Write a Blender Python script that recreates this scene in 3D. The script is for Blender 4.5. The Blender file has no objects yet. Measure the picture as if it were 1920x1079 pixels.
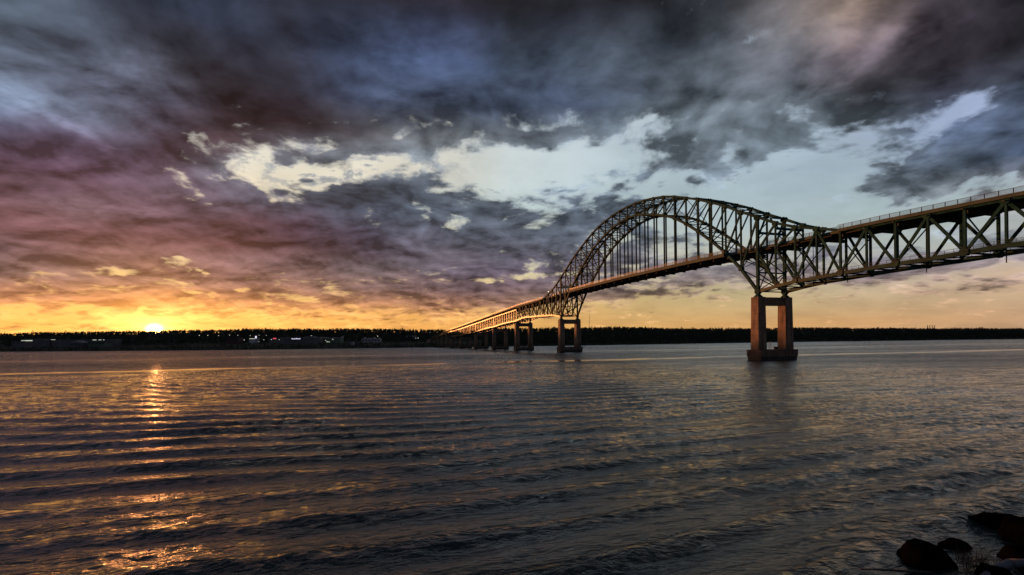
import bpy, math, random
import numpy as np
from mathutils import Vector, Matrix
random.seed(7); rng = np.random.default_rng(7)
scene = bpy.context.scene
C = scene.collection

# ------------------------------------------------------------------ camera
CAM_H, FPX, ROLL, YH = 9.217, 950.0, 0.01151, 641.27
cam_d = bpy.data.cameras.new('camera')
cam = bpy.data.objects.new('camera', cam_d); C.objects.link(cam)
cam_d.sensor_width = 36.0; cam_d.lens = 36.0 * FPX / 1920.0
cam_d.shift_y = (YH - 539.5) / 1920.0
cam_d.clip_start = 0.3; cam_d.clip_end = 20000
cam.location = (0, 0, CAM_H); cam.rotation_euler = (math.pi / 2, ROLL, 0)
scene.camera = cam

# ------------------------------------------------------------------ light
SUN_AZ, SUN_EL = -35.2, 1.76
sun_dir = Vector((math.sin(math.radians(SUN_AZ)) * math.cos(math.radians(SUN_EL)),
                  math.cos(math.radians(SUN_AZ)) * math.cos(math.radians(SUN_EL)),
                  math.sin(math.radians(SUN_EL))))
sl = bpy.data.lights.new('sun', 'SUN'); so = bpy.data.objects.new('sun', sl); C.objects.link(so)
sl.energy = 4.0; sl.angle = math.radians(0.4); sl.color = (1.0, 0.34, 0.10)
so.rotation_euler = sun_dir.to_track_quat('Z', 'Y').to_euler()
vs = scene.view_settings
vs.view_transform = 'Standard'; vs.look = 'None'; vs.exposure = 0.0; vs.gamma = 1.0
vs.use_curve_mapping = False
scene.cycles.use_denoising = True
scene.cycles.sample_clamp_indirect = 4.0; scene.cycles.sample_clamp_direct = 14.0
scene.cycles.max_bounces = 5

# colours of the sky read off at rows (y) and 17 equal columns of the view, later laid out by azimuth and elevation
SKY_Y=[0,60,120,180,240,265,300,345,390,430,470,510,550,580,605]
SKY_COL={
0:"465260 434a5a 2e3642 38435a 2f3340 2c2f3a 2c2b34 352e35 2c2b2f 30303a 2a2b30 2a2a2d 3b3b42 a08b7c 5a5058 3d3a40 2b2c30",
60:"56626f 4c5767 2f3540 37435a 333847 30333f 35415a 3c4966 38363f 333846 3d4855 333640 78828e 7d747a 75697a 33313a 2b2c30",
120:"66748a 515a6b 6d7284 3b3d4a 38363e 3f4c66 475675 445273 35404e 465263 57606c 3f444e 5a626d 6a6068 4d4046 35343e 2e2e34",
180:"6f7e96 5d6478 565a70 42404a 3f3740 353844 3e4c68 3e4c62 4a5a78 46536e 4b5460 5f6972 6c7782 4c545e 4a4750 3c3d48 3a4350",
240:"4f5068 76849a 4b4355 46373f 4b3a42 46363e 6f7078 5e6268 59606a 535c6a 7a8996 6d7982 6c7984 69757f 58666f 6474a0 5b6a85",
265:"545068 5a5068 4e4456 4c3e48 5a4850 6a646c 70787e 6c7278 666e76 5e6874 72808c 6a7680 6c7984 69757f 66747f 5f6e88 4d5c78",
300:"584558 5c4a60 5a4456 5c4c5c 78828c 7a828c 747d88 88929a 8a96a0 8896a2 8a98a4 75808a 7c8c98 7c8c98 768490 4f5e74 45566f",
345:"5a4450 62485a 62505f 786a7c 666c7a 59606e 5a6372 68717e 8090a0 7c8a98 6a7886 8090a0 8090a0 8490a0 7d8a92 848c96 868a94",
390:"6a4e56 766068 5f4a52 665060 5d5464 505667 4e5868 606a78 5a6470 616c7a 5c6876 8090a0 8a98a4 8a98a4 8e9aa4 949ea4 a09a9c",
430:"6e4a4e 6b4b50 6e4c52 64484e 66474f 54465a 4e5060 5b6270 5c6472 5f6876 687480 808c96 8a949c 8e989e 8e9aa0 8a969e 8a949c",
470:"7c646c 7c5a58 6e4c4c 6b4848 684648 665058 605866 58545e 5c5c68 5f6470 6c707c 848a92 80828e 848894 868a94 85858f 85808a",
510:"8a6e6a 8a7068 8c6c64 8c6c64 80666a 6e5a58 6e6468 645a66 6a6070 6e6874 7a727a 8c7e80 8a7e84 857e8a 827a86 a08c88 b09890",
550:"b07a62 b07a60 c4885f b87e5f a57865 957060 8a6a62 82686a 80686a 7c6c70 8a7870 988470 a08a76 a88e7a b0927c b09078 a88c78",
580:"d89a5c d8965c f2a44e e09a55 cc8a52 c0845a b88258 b07c5c a87c60 b08c68 b89468 b89468 b89468 b89470 b89470 b89070 b48c70",
605:"f2b05c f4b85c ffc870 fab858 f0b05c eeb060 e8ac60 e0a860 dca864 d8a868 cca26c c89e6c c69c6e c49a70 c29874 c09674 bc9478"}
SKY_DEN={
0:[1,1,1,1,1,1,1,1,1,1,1,1,1,.95,1,1,1],
60:[1]*12+[.95,.95,.9,1,1],120:[1]*17,
180:[1]*10+[1,1,.85,.9,1,.9,1],
240:[1,1,1,1,1,.95,.8,.9,.95,.85,.58,.8,.85,.45,.75,.5,.8],
265:[1,1,1,1,.6,.55,.6,.6,.7,.65,.42,.8,.75,.45,.35,.7,.95],
300:[1,1,1,.8,.2,.35,.5,.2,.1,.15,.3,.65,.2,.2,.7,.95,1],
345:[1,1,1,.95,.4,.7,.75,.35,0,.05,.5,.15,.05,.3,.45,.55,.7],
390:[1,1,1,1,1,1,.95,.8,.6,.65,.65,.1,0,.1,.2,.3,.45],
430:[1,1,1,1,1,1,1,.95,.95,.95,.6,.15,.1,.15,.25,.3,.4],
470:[1,1,1,1,1,1,1,1,1,.9,.65,.4,.5,.5,.4,.4,.5],
510:[.95,.9,.85,.85,.95,.95,.92,.92,.9,.88,.7,.6,.7,.7,.65,.5,.45],
550:[.8,.85,.9,.9,.8,.65,.9,.9,.9,.75,.45,.35,.3,.3,.3,.5,.4],
580:[.72,.75,.65,.8,.85,.9,.9,.9,.75,.4,.25,.15,.1,.1,.15,.2,.2],
605:[.3,.3,.3,.3,.4,.3,.3,.3,.3,.2,.1,.1,.1,.1,.1,.1,.1]}
# clear sky colours
CLR_Y=[240,300,345,390,450,510,550,580,605]
CLR_COL={240:"d8dcd8 dcdcd4 dcdcd4 dcdcd0 d8dad4 d8dad4 d8d8d0 d4d6ce c4ced0 bccad0 b4c3cc acbcc8 a9bac8 a8b8ca a8b8d0 a4b4d4 a0b0d0",
300:"e8dcc8 e8dcc8 e8dcc8 e8dcc8 e4e0d0 ece4d0 ece4d0 e4e0d0 c8d2d3 bccad0 b3c3cc acbec8 a9bcc8 a4b5c4 a4b5c4 a4b4c8 a0b0c8",
345:"f0dcb8 f0dcb8 f0dcb8 f0e0c0 f0e4c8 f0e8d0 ece4d0 dcdcd0 c8d4d5 bfced2 b6c7cc adc0c8 a9bcc6 a6bac2 a4b8be a8bac0 acbcc0",
390:"f0d4a8 f0d4a8 f0d8b0 f0d8b0 f0dcb8 ece0c4 dce0d0 ccd6d0 c0d0d0 b8cace b2c4c8 abbfc5 a8bcc2 a6b8bc a6b8ba a6b4b4 acb4b0",
450:"f4cc98 f4cc98 f8d8a0 f4d098 f0d4a0 e8d4a8 e0d0a8 d8d0b0 d0d0b8 c4c8b8 b8c0b8 b0bab8 acb8b8 a8b4b4 a8b4b0 aab2b0 b0b0ac",
510:"f8cc90 fccc88 fff0b8 fcd890 f4cc90 f0cc90 ecd09c e8d4a8 e0d4ac d4ccac c8c0a4 c4bca0 bcb49c b8b09c b4aca0 c4b09c c8ac90",
550:"f8b868 f8b868 ffd878 fcc870 f4bc68 f4d090 ecbc78 e0b878 d8b878 d4b87c c8b484 c6b486 c4b48a c4b28a c6b08a c6ac88 c4a888",
580:"fcc068 fcc068 ffd870 ffd070 f8c060 f4bc60 ecb460 e4b068 dcb06c d8b070 ccae78 c8aa78 c6a87a c6a67c c6a47e c4a27e c0a07e",
605:"fcb85c fcbc5c ffd068 fcc05c f8b860 f0b060 ecac5c e8a85c e0a85c dca864 d8a868 d4a468 d4a46a d0a06c cca070 c89c70 c49874"}

def hex_lin(h):
    r = []
    for i in (0, 2, 4):
        c = int(h[i:i + 2], 16) / 255
        r.append(c / 12.92 if c < .04045 else ((c + .055) / 1.055) ** 2.4)
    return r

def sky_tables():
    """the readings above, resampled to fixed elevations and azimuths"""
    def samp(G, yy, x, y):
        x = min(max(x, 0), 1919.9) / 120; i = int(x); fx = x - i; i2 = min(i + 1, 16)
        y = min(max(y, yy[0]), yy[-1] - 1e-6); j = max(k for k in range(len(yy)) if yy[k] <= y); j2 = min(j + 1, len(yy) - 1)
        fy = (y - yy[j]) / max(1e-9, yy[j2] - yy[j])
        return (G[j][i] * (1 - fx) + G[j][i2] * fx) * (1 - fy) + (G[j2][i] * (1 - fx) + G[j2][i2] * fx) * fy
    A = np.array([[hex_lin(h) for h in SKY_COL[y].split()] for y in SKY_Y]); Dn = np.array([SKY_DEN[y] for y in SKY_Y], float)
    K = np.array([[hex_lin(h) for h in CLR_COL[y].split()] for y in CLR_Y])
    def view(a, e):
        a, e = math.radians(a), math.radians(e); X = math.tan(a); Z = math.tan(e) / math.cos(a); c, s = math.cos(ROLL), math.sin(ROLL)
        return 960 + FPX * (X * c - Z * s), YH - FPX * (Z * c + X * s)
    azs = np.linspace(-46, 46, 17)
    rows = [[(*samp(A, SKY_Y, *view(a, e)), float(samp(Dn, SKY_Y, *view(a, e)))) for a in azs] for e in SKY_EL]
    crow = [[(*samp(K, CLR_Y, *view(a, e)), 1.0) for a in azs] for e in CLR_EL]
    return rows, crow
SKY_EL = [1.5, 2.8, 4.2, 6, 8, 10, 12, 14.5, 17, 19.5, 22, 25, 29, 33.5]
CLR_EL = [1.5, 3, 5, 8, 11.5, 15, 18, 22]
SKY_ROWS, CLR_ROWS = sky_tables()

class N:
    """small node-graph writer: every method returns an output socket"""
    def __init__(s, tree): s.t = tree
    def put(s, node, i, v):
        if v is None: return
        if isinstance(v, bpy.types.NodeSocket): s.t.links.new(v, node.inputs[i])
        else: node.inputs[i].default_value = v
    def m(s, op, a, b=None, c=None, clamp=False):
        n = s.t.nodes.new('ShaderNodeMath'); n.operation = op; n.use_clamp = clamp
        s.put(n, 0, a); s.put(n, 1, b); s.put(n, 2, c); return n.outputs[0]
    def v(s, op, a, b=None, sc=None):
        n = s.t.nodes.new('ShaderNodeVectorMath'); n.operation = op
        s.put(n, 0, a); s.put(n, 1, b)
        if sc is not None: s.put(n, 3, sc)
        return n.outputs['Value'] if op in ('DOT_PRODUCT', 'LENGTH', 'DISTANCE') else n.outputs['Vector']
    def sep(s, a):
        n = s.t.nodes.new('ShaderNodeSeparateXYZ'); s.put(n, 0, a); return n.outputs
    def comb(s, x, y, z=0.0):
        n = s.t.nodes.new('ShaderNodeCombineXYZ'); s.put(n, 0, x); s.put(n, 1, y); s.put(n, 2, z); return n.outputs[0]
    def noise(s, vec, scale, detail=4, rough=.5, dist=0.0, color=False):
        n = s.t.nodes.new('ShaderNodeTexNoise'); s.put(n, 'Vector', vec)
        n.inputs['Scale'].default_value = scale; n.inputs['Detail'].default_value = detail
        n.inputs['Roughness'].default_value = rough; n.inputs['Distortion'].default_value = dist
        return n.outputs['Color' if color else 'Fac']
    def rng(s, a, f0, f1, t0=0.0, t1=1.0, smooth=True):
        n = s.t.nodes.new('ShaderNodeMapRange'); n.interpolation_type = 'SMOOTHSTEP' if smooth else 'LINEAR'
        s.put(n, 0, a); s.put(n, 1, f0); s.put(n, 2, f1); s.put(n, 3, t0); s.put(n, 4, t1); return n.outputs[0]
    def mix(s, f, a, b, mode='MIX'):
        n = s.t.nodes.new('ShaderNodeMix'); n.data_type = 'RGBA'; n.blend_type = mode
        s.put(n, 0, f); s.put(n, 6, a); s.put(n, 7, b); return n.outputs[2]
    def mixf(s, f, a, b):
        n = s.t.nodes.new('ShaderNodeMix'); s.put(n, 0, f); s.put(n, 2, a); s.put(n, 3, b); return n.outputs[0]
    def ramp(s, f, stops):
        n = s.t.nodes.new('ShaderNodeValToRGB'); s.put(n, 0, f)
        e = n.color_ramp.elements
        n.color_ramp.interpolation = 'LINEAR'
        while len(e) > 1: e.remove(e[-1])
        for i, (p, c) in enumerate(stops):
            k = e[0] if i == 0 else e.new(p)
            k.position = p; k.color = c
        return n.outputs[0], n.outputs[1]

# ------------------------------------------------------------------ sky (world): a cloud deck over a sunset glow
world = bpy.data.worlds.new('World'); scene.world = world; world.use_nodes = True
wt = world.node_tree; wt.nodes.clear(); g = N(wt)
geo = wt.nodes.new('ShaderNodeTexCoord'); D = g.v('NORMALIZE', geo.outputs['Generated'])
dx, dy, dz = g.sep(D)
az = g.m('MULTIPLY', g.m('ARCTAN2', dx, dy), 57.29578)
el = g.m('MULTIPLY', g.m('ARCSINE', dz), 57.29578)
elc = g.m('MAXIMUM', el, 0.0)
den = g.m('ADD', g.m('MAXIMUM', dz, 0.0), 0.24)
P = g.comb(g.m('DIVIDE', dx, den), g.m('DIVIDE', dy, den), 0.0)     # the cloud deck seen in perspective
wn = g.sep(g.noise(P, 2.3, 5, .58, 0.0, True))
wn2 = g.sep(g.noise(g.v('ADD', P, (13.1, 4.2, 0)), 9.0, 4, .62, 0.0, True))
amp = g.rng(elc, 0.0, 14.0, .45, 1.0)
wx = g.m('ADD', g.m('MULTIPLY', g.m('SUBTRACT', wn[0], .5), 5.0), g.m('MULTIPLY', g.m('SUBTRACT', wn2[0], .5), 3.4))
wy = g.m('ADD', g.m('MULTIPLY', g.m('SUBTRACT', wn[1], .5), 3.4), g.m('MULTIPLY', g.m('SUBTRACT', wn2[1], .5), 2.4))
azw = g.m('ADD', az, g.m('MULTIPLY', wx, amp))
elw = g.m('ADD', elc, g.m('MULTIPLY', wy, g.rng(elc, 0.0, 12.0, .12, 1.0)))
def sky_grid(rows, els, azs, elq, alpha):
    f = g.m('DIVIDE', g.m('ADD', azs, 46.0), 92.0, clamp=True)
    col = den_ = None
    for i, r in enumerate(rows):
        st = [(k / (len(r) - 1), tuple(float(q) for q in h)) for k, h in enumerate(r)]
        c, a = g.ramp(f, st)
        if col is None: col, den_ = c, a
        else:
            t = g.rng(elq, els[i - 1], els[i], smooth=False)
            col = g.mix(t, col, c)
            if alpha: den_ = g.mixf(t, den_, a)
    return col, den_
cloud_col, dens = sky_grid(SKY_ROWS, SKY_EL, azw, elw, True)
clear_col, _ = sky_grid(CLR_ROWS, CLR_EL, az, elc, False)
Pf = g.v('ADD', P, g.v('SCALE', g.noise(P, 2.2, 2, .5, 0, True), None, .20))
n1 = g.noise(Pf, 7.6, 8, .60)
bl = None
for sc_, am_ in ((5.2, .5), (10.5, .3), (22.0, .18)):      # rounded puffs
    q_ = g.m('MULTIPLY', g.m('ABSOLUTE', g.m('MULTIPLY_ADD', g.noise(Pf, sc_, 1, .5), 2.0, -1.0)), am_)
    bl = q_ if bl is None else g.m('ADD', bl, q_)
n2 = g.noise(g.v('ADD', Pf, (7.7, 3.1, 0)), 3.3, 5, .56)
# single cloud banks, breaks and brighter wisps: (column, row, half width, half height, tilt deg, density change, brightness)
BANKS = [
 (492, 322, 66, 28, 0, -.75, 1), (575, 332, 95, 22, 4, -.6, 1), (700, 300, 60, 22, 10, -.5, 1), (750, 252, 22, 15, 30, -.5, 1), (842, 236, 14, 10, 0, -.5, 1),
 (210, 512, 48, 10, 5, -.75, 1), (330, 494, 42, 9, 0, -.7, 1), (385, 511, 15, 6, -10, -.7, 1), (350, 548, 26, 5, 0, -.7, 1), (455, 545, 20, 5, 0, -.7, 1),
 (575, 562, 50, 7, -6, -.7, 1), (35, 580, 50, 10, 3, -.7, 1), (145, 578, 32, 6, 18, -.6, 1), (265, 577, 12, 5, 10, -.7, 1), (950, 523, 150, 7, 2, -.8, 1),
 (1000, 502, 26, 14, 0, -.7, 1), (100, 510, 34, 10, 0, -.35, 1.2), (1800, 206, 75, 15, 18, -.7, 1), (1500, 216, 28, 22, 20, -.6, 1), (1412, 192, 16, 14, 0, -.5, 1.3),
 (1212, 226, 26, 10, 15, -.55, 1), (1130, 300, 120, 22, 0, -.5, 1), (940, 320, 120, 40, 0, -.6, 1), (1500, 330, 120, 60, 10, -.5, 1), (1400, 400, 160, 50, 0, -.4, 1),
 (690, 362, 110, 24, 6, .7, .72), (840, 372, 55, 12, 12, .6, .85), (795, 340, 55, 18, -8, .45, .85), (572, 338, 30, 9, 15, .8, .8), (930, 398, 85, 14, -3, .6, .8),
 (1175, 350, 62, 16, 22, .6, .85), (1130, 405, 110, 30, 12, .6, .95), (1320, 268, 110, 42, 8, .45, .95), (1450, 252, 50, 36, 20, .5, .8), (1320, 302, 40, 8, 10, .4, .8), (1240, 350, 90, 40, 20, -.35, 1), (1260, 420, 60, 50, 0, -.3, 1),
 (1810, 300, 200, 58, 14, .9, .72), (1645, 336, 60, 14, 12, .55, .9), (1555, 330, 28, 8, 10, .5, .95), (1370, 515, 150, 20, 3, .5, .85), (1140, 553, 120, 10, 2, .6, .85),
 (1720, 500, 210, 26, 6, .55, .92), (1300, 440, 80, 8, 4, .35, .9), (1390, 470, 110, 9, 3, .4, .8), (1560, 455, 90, 10, 3, .3, .95), (930, 545, 120, 18, 0, .4, .85),
 (620, 292, 42, 10, 20, .6, .85), (540, 302, 25, 8, -10, .6, .85), (690, 272, 50, 14, 15, .6, .9), (780, 268, 62, 16, 10, .6, .9), (640, 250, 95, 20, 5, .6, .9),
 (830, 252, 75, 16, 5, .5, .9), (1250, 258, 70, 18, 15, .5, .9), (1400, 300, 90, 18, 12, .55, .9), (1010, 262, 110, 16, 0, .5, .9), (640, 352, 40, 10, -10, .5, .8),
 (470, 165, 200, 95, -18, 0, .50), (270, 45, 110, 55, -20, 0, .68), (600, 232, 210, 34, 6, 0, .60), (960, 25, 230, 45, 0, 0, .62), (1770, 100, 190, 90, 25, 0, .52),
 (1330, 30, 170, 50, 15, 0, .52), (1250, 208, 85, 16, 18, 0, .62), (1600, 175, 75, 13, 12, 0, .68), (1010, 200, 150, 20, -5, 0, .72), (380, 280, 160, 30, 0, 0, .75),
 (245, 112, 70, 36, 20, 0, 1.6), (188, 148, 28, 13, -20, 0, 1.55), (20, 160, 80, 50, -50, 0, 1.4), (125, 232, 95, 13, -24, 0, 1.7), (30, 60, 60, 70, -60, 0, 1.2),
 (800, 95, 130, 42, 10, 0, 1.35), (1590, 45, 100, 55, 50, 0, 1.35), (1436, 60, 22, 17, 0, 0, 1.6), (1670, 45, 45, 22, 40, 0, 1.7), (1620, 110, 80, 20, 30, 0, 1.3),
 (1160, 110, 110, 42, 0, 0, 1.3), (690, 165, 80, 13, 0, 0, 1.35), (1400, 150, 110, 30, 30, 0, 1.2), (520, 440, 260, 20, -2, 0, .74), (600, 468, 110, 14, -8, 0, .74),
 (210, 385, 130, 12, 0, 0, 1.25), (420, 400, 90, 14, -4, 0, .85), (120, 470, 130, 8, 0, 0, 1.2), (820, 430, 90, 14, 10, 0, 1.15), (60, 330, 120, 20, 0, 0, .85),
]
azb = g.m('ADD', az, g.m('MULTIPLY', g.m('MULTIPLY', wx, amp), .55)); elb = g.m('ADD', elc, g.m('MULTIPLY', g.m('MULTIPLY', wy, g.rng(elc, 0.0, 12.0, .16, 1.0)), .55))
lum = .93; dadd = 0.0; last = wx
for cx_, cy_, hx, hy, tilt, dd_, lm in BANKS:
    xx = (cx_ - 960) / FPX; zz = (YH - cy_) / FPX; c_, s_ = math.cos(ROLL), math.sin(ROLL)
    xx, zz = xx * c_ + zz * s_, zz * c_ - xx * s_
    a0 = math.degrees(math.atan(xx)); e0 = math.degrees(math.atan(zz * math.cos(math.radians(a0))))
    ka = math.degrees(1 / FPX) * math.cos(math.radians(a0)) ** 2; ke = math.degrees(1 / FPX) * math.cos(math.radians(a0)) * math.cos(math.radians(e0)) ** 2
    mp = wt.nodes.new('ShaderNodeMapping'); mp.vector_type = 'TEXTURE'; wt.links.new(g.comb(g.m('MULTIPLY_ADD', last, 1e-7, azb), elb, 0.0), mp.inputs[0])
    mp.inputs['Location'].default_value = (a0, e0, 0); mp.inputs['Rotation'].default_value = (0, 0, math.radians(tilt)); mp.inputs['Scale'].default_value = (hx * ka, hy * ke, 1)
    r_ = g.v('LENGTH', mp.outputs[0])
    if dd_ < 0: dd_ *= .8
    if dd_: dadd = g.m('ADD', dadd, g.rng(r_, 1.35, .35, 0.0, dd_))
    if lm != 1: lum = g.m('MULTIPLY', lum, g.rng(r_, 1.5, .2, 1.0, lm))
    last = dadd if dd_ else lum
dens = g.m('ADD', g.m('ADD', dens, g.rng(dens, .88, 1.0, 0.0, .3)), g.m('MULTIPLY', dadd, .75))
cov = g.rng(g.m('ADD', g.m('ADD', dens, g.m('MULTIPLY', g.m('SUBTRACT', bl, .17), 1.5)), g.m('MULTIPLY', g.m('SUBTRACT', n1, .5), g.rng(elc, 4.0, 13.0, 1.4, 2.4))), .18, .80)
shade = g.m('ADD', 1.0, g.m('ADD', g.m('MULTIPLY', g.m('SUBTRACT', n2, .5), 1.3), g.m('MULTIPLY', g.m('SUBTRACT', n1, .5), .6)))
Ps = g.v('ADD', Pf, (-.032, .044, 0.0))          # light from the sun's side: billows get a lit flank
em = g.m('SUBTRACT', g.noise(Pf, 3.4, 5, .56), g.noise(Ps, 3.4, 5, .56))
shade = g.m('ADD', g.m('ADD', shade, g.m('MULTIPLY', em, g.rng(elc, 20.0, 34.0, -5.2, -3.0))), g.m('MULTIPLY', g.m('SUBTRACT', bl, .17), -.7))
shade = g.m('MINIMUM', g.m('MAXIMUM', shade, .42), 2.1)
cl = g.v('SCALE', cloud_col, None, g.m('MULTIPLY', g.m('MULTIPLY', shade, lum), g.rng(cov, .35, 1.0, 1.55, 1.0)))      # thin edges glow
sky = g.mix(cov, g.v('SCALE', clear_col, None, g.rng(n2, .25, .75, .86, 1.1)), cl)
# small broken fragments drifting across the opening
def bank_mask(cx_, cy_, hx, hy, tilt):
    a0 = math.degrees(math.atan((cx_ - 960) / FPX)); e0 = math.degrees(math.atan((YH - cy_) / FPX * math.cos(math.radians(a0))))
    mp = wt.nodes.new('ShaderNodeMapping'); mp.vector_type = 'TEXTURE'; wt.links.new(g.comb(azb, elb, 0.0), mp.inputs[0])
    mp.inputs['Location'].default_value = (a0, e0, 0); mp.inputs['Rotation'].default_value = (0, 0, math.radians(tilt)); mp.inputs['Scale'].default_value = (hx, hy, 1)
    return g.rng(g.v('LENGTH', mp.outputs[0]), 1.25, .45, 0.0, 1.0)
hf = g.noise(Pf, 15.0, 6, .62)
frag = g.m('ADD', g.m('MULTIPLY', g.rng(g.m('ADD', hf, g.m('MULTIPLY', bl, .25)), .49, .63), bank_mask(650, 285, 13.5, 4.6, 3)), g.m('MULTIPLY', g.rng(hf, .53, .66), bank_mask(1370, 285, 9.5, 4.0, 12)), clamp=True)
fcol = g.v('SCALE', (.19, .215, .25), None, g.m('MAXIMUM', g.rng(hf, .45, .75, 1.75, .75), .5))
sky = g.mix(g.m('MULTIPLY', frag, .8), sky, g.mix(cov, fcol, cl))
# the sun low over the far ridge and the glow round it
sdv = tuple(Vector((math.sin(math.radians(SUN_AZ)) * math.cos(math.radians(1.52)), math.cos(math.radians(SUN_AZ)) * math.cos(math.radians(1.52)), math.sin(math.radians(1.52)))))
dd = g.v('SUBTRACT', D, sdv); ex, ey, ez = g.sep(dd)
ang = g.m('MULTIPLY', g.v('LENGTH', g.comb(ex, ey, g.m('MULTIPLY', ez, 1.25))), 57.29578)
core = g.m('MULTIPLY', g.m('POWER', 2.71828, g.m('MULTIPLY', g.m('POWER', g.m('DIVIDE', ang, .36), 2.0), -1.0)), 80.0)
halo = g.m('MULTIPLY', g.m('POWER', 2.71828, g.m('DIVIDE', ang, -1.4)), 2.1)
wide = g.m('MULTIPLY', g.m('POWER', 2.71828, g.m('DIVIDE', ang, -9.0)), .24)
glow = g.v('ADD', g.v('ADD', g.v('SCALE', (1.0, .60, .20), None, core), g.v('SCALE', (1.0, .47, .12), None, halo)), g.v('SCALE', (1.0, .36, .08), None, wide))
lowband = g.m('MULTIPLY', g.m('POWER', 2.71828, g.m('DIVIDE', g.m('ABSOLUTE', g.m('ADD', az, 36.0)), -13.0)), g.m('POWER', 2.71828, g.m('MULTIPLY', g.m('POWER', g.m('DIVIDE', g.m('SUBTRACT', el, 2.2), 2.0), 2.0), -1.0)))
tot = g.v('ADD', g.v('ADD', sky, glow), g.v('SCALE', (1.0, .33, .06), None, g.m('MULTIPLY', lowband, .62)))
tot = g.v('SCALE', tot, None, g.rng(el, 33.0, 55.0, 1.0, .45))      # unseen sky overhead dimmed to darken what the near water reflects
# below the horizon: dim
tot = g.mix(g.rng(el, -2.0, 0.0), (.02, .02, .022, 1), tot)
# behind the viewer the deck is plain dusk cloud
tot = g.mix(g.rng(dy, -.15, .3), (.055, .065, .09, 1), tot)
bg = wt.nodes.new('ShaderNodeBackground'); wt.links.new(tot, bg.inputs[0]); bg.inputs[1].default_value = 1.0
wo = wt.nodes.new('ShaderNodeOutputWorld'); wt.links.new(bg.outputs[0], wo.inputs[0])
world.cycles.sampling_method = 'MANUAL'; world.cycles.sample_map_resolution = 2048

# ------------------------------------------------------------------ helpers
def tag(o, label=None, cat=None, group=None, kind=None):
    if label: o['label'] = label
    if cat: o['category'] = cat
    if group: o['group'] = group
    if kind: o['kind'] = kind
    return o
def empty(name, loc=(0, 0, 0), parent=None):
    o = bpy.data.objects.new(name, None); C.objects.link(o); o.location = loc; o.empty_display_size = .5
    if parent: o.parent = parent
    return o
def np_mesh(name, V, F, mat, parent=None, smooth=False):
    """V (n,3), F (m,k) arrays"""
    me = bpy.data.meshes.new(name)
    V = np.asarray(V, np.float32); F = np.asarray(F, np.int32); k = F.shape[1]
    me.vertices.add(len(V)); me.vertices.foreach_set('co', V.ravel())
    me.loops.add(F.size); me.loops.foreach_set('vertex_index', F.ravel())
    me.polygons.add(len(F)); me.polygons.foreach_set('loop_start', np.arange(0, F.size, k, dtype=np.int32))
    me.polygons.foreach_set('loop_total', np.full(len(F), k, np.int32))
    me.polygons.foreach_set('use_smooth', np.full(len(F), smooth, bool))
    me.update(calc_edges=True)
    me.materials.append(mat)
    o = bpy.data.objects.new(name, me); C.objects.link(o)
    if parent: o.parent = parent
    return o
class MB:
    def __init__(s): s.v = []; s.f = []
    def prism(s, base, top):
        n = len(base); i = len(s.v); s.v += [tuple(p) for p in base] + [tuple(p) for p in top]
        for k in range(n): s.f.append((i + k, i + (k + 1) % n, i + n + (k + 1) % n, i + n + k))
        s.f.append(tuple(i + k for k in reversed(range(n)))); s.f.append(tuple(i + n + k for k in range(n)))
    def box(s, x0, x1, y0, y1, z0, z1):
        s.prism([(x0, y0, z0), (x1, y0, z0), (x1, y1, z0), (x0, y1, z0)], [(x0, y0, z1), (x1, y0, z1), (x1, y1, z1), (x0, y1, z1)])
    def bar(s, p, q, w, h=None, ref=None):
        """rectangular bar p->q; w is measured along ref (default: across the bridge)"""
        h = w if h is None else h
        p, q = Vector(p), Vector(q); d = (q - p)
        if d.length < 1e-6: return
        d.normalize(); r = Vector(ref) if ref is not None else NV
        a = r - d * r.dot(d)
        if a.length < .05: a = Vector((0, 0, 1)) - d * d.z
        a.normalize(); b = d.cross(a); a = a * (w / 2); b = b * (h / 2)
        s.prism([p - a - b, p + a - b, p + a + b, p - a + b], [q - a - b, q + a - b, q + a + b, q - a + b])
    def cyl(s, p, q, r0, r1=None, n=8):
        r1 = r0 if r1 is None else r1
        p, q = Vector(p), Vector(q); d = (q - p).normalized()
        a = d.orthogonal().normalized(); b = d.cross(a)
        ring = lambda c, r: [c + a * (r * math.cos(t)) + b * (r * math.sin(t)) for t in [2 * math.pi * k / n for k in range(n)]]
        s.prism(ring(p, r0), ring(q, r1))
    def build(s, name, mat, parent=None, smooth=False):
        me = bpy.data.meshes.new(name); me.from_pydata(s.v, [], s.f); me.update(); me.materials.append(mat)
        if smooth:
            for p in me.polygons: p.use_smooth = True
        o = bpy.data.objects.new(name, me); C.objects.link(o)
        if parent: o.parent = parent
        return o

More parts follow.
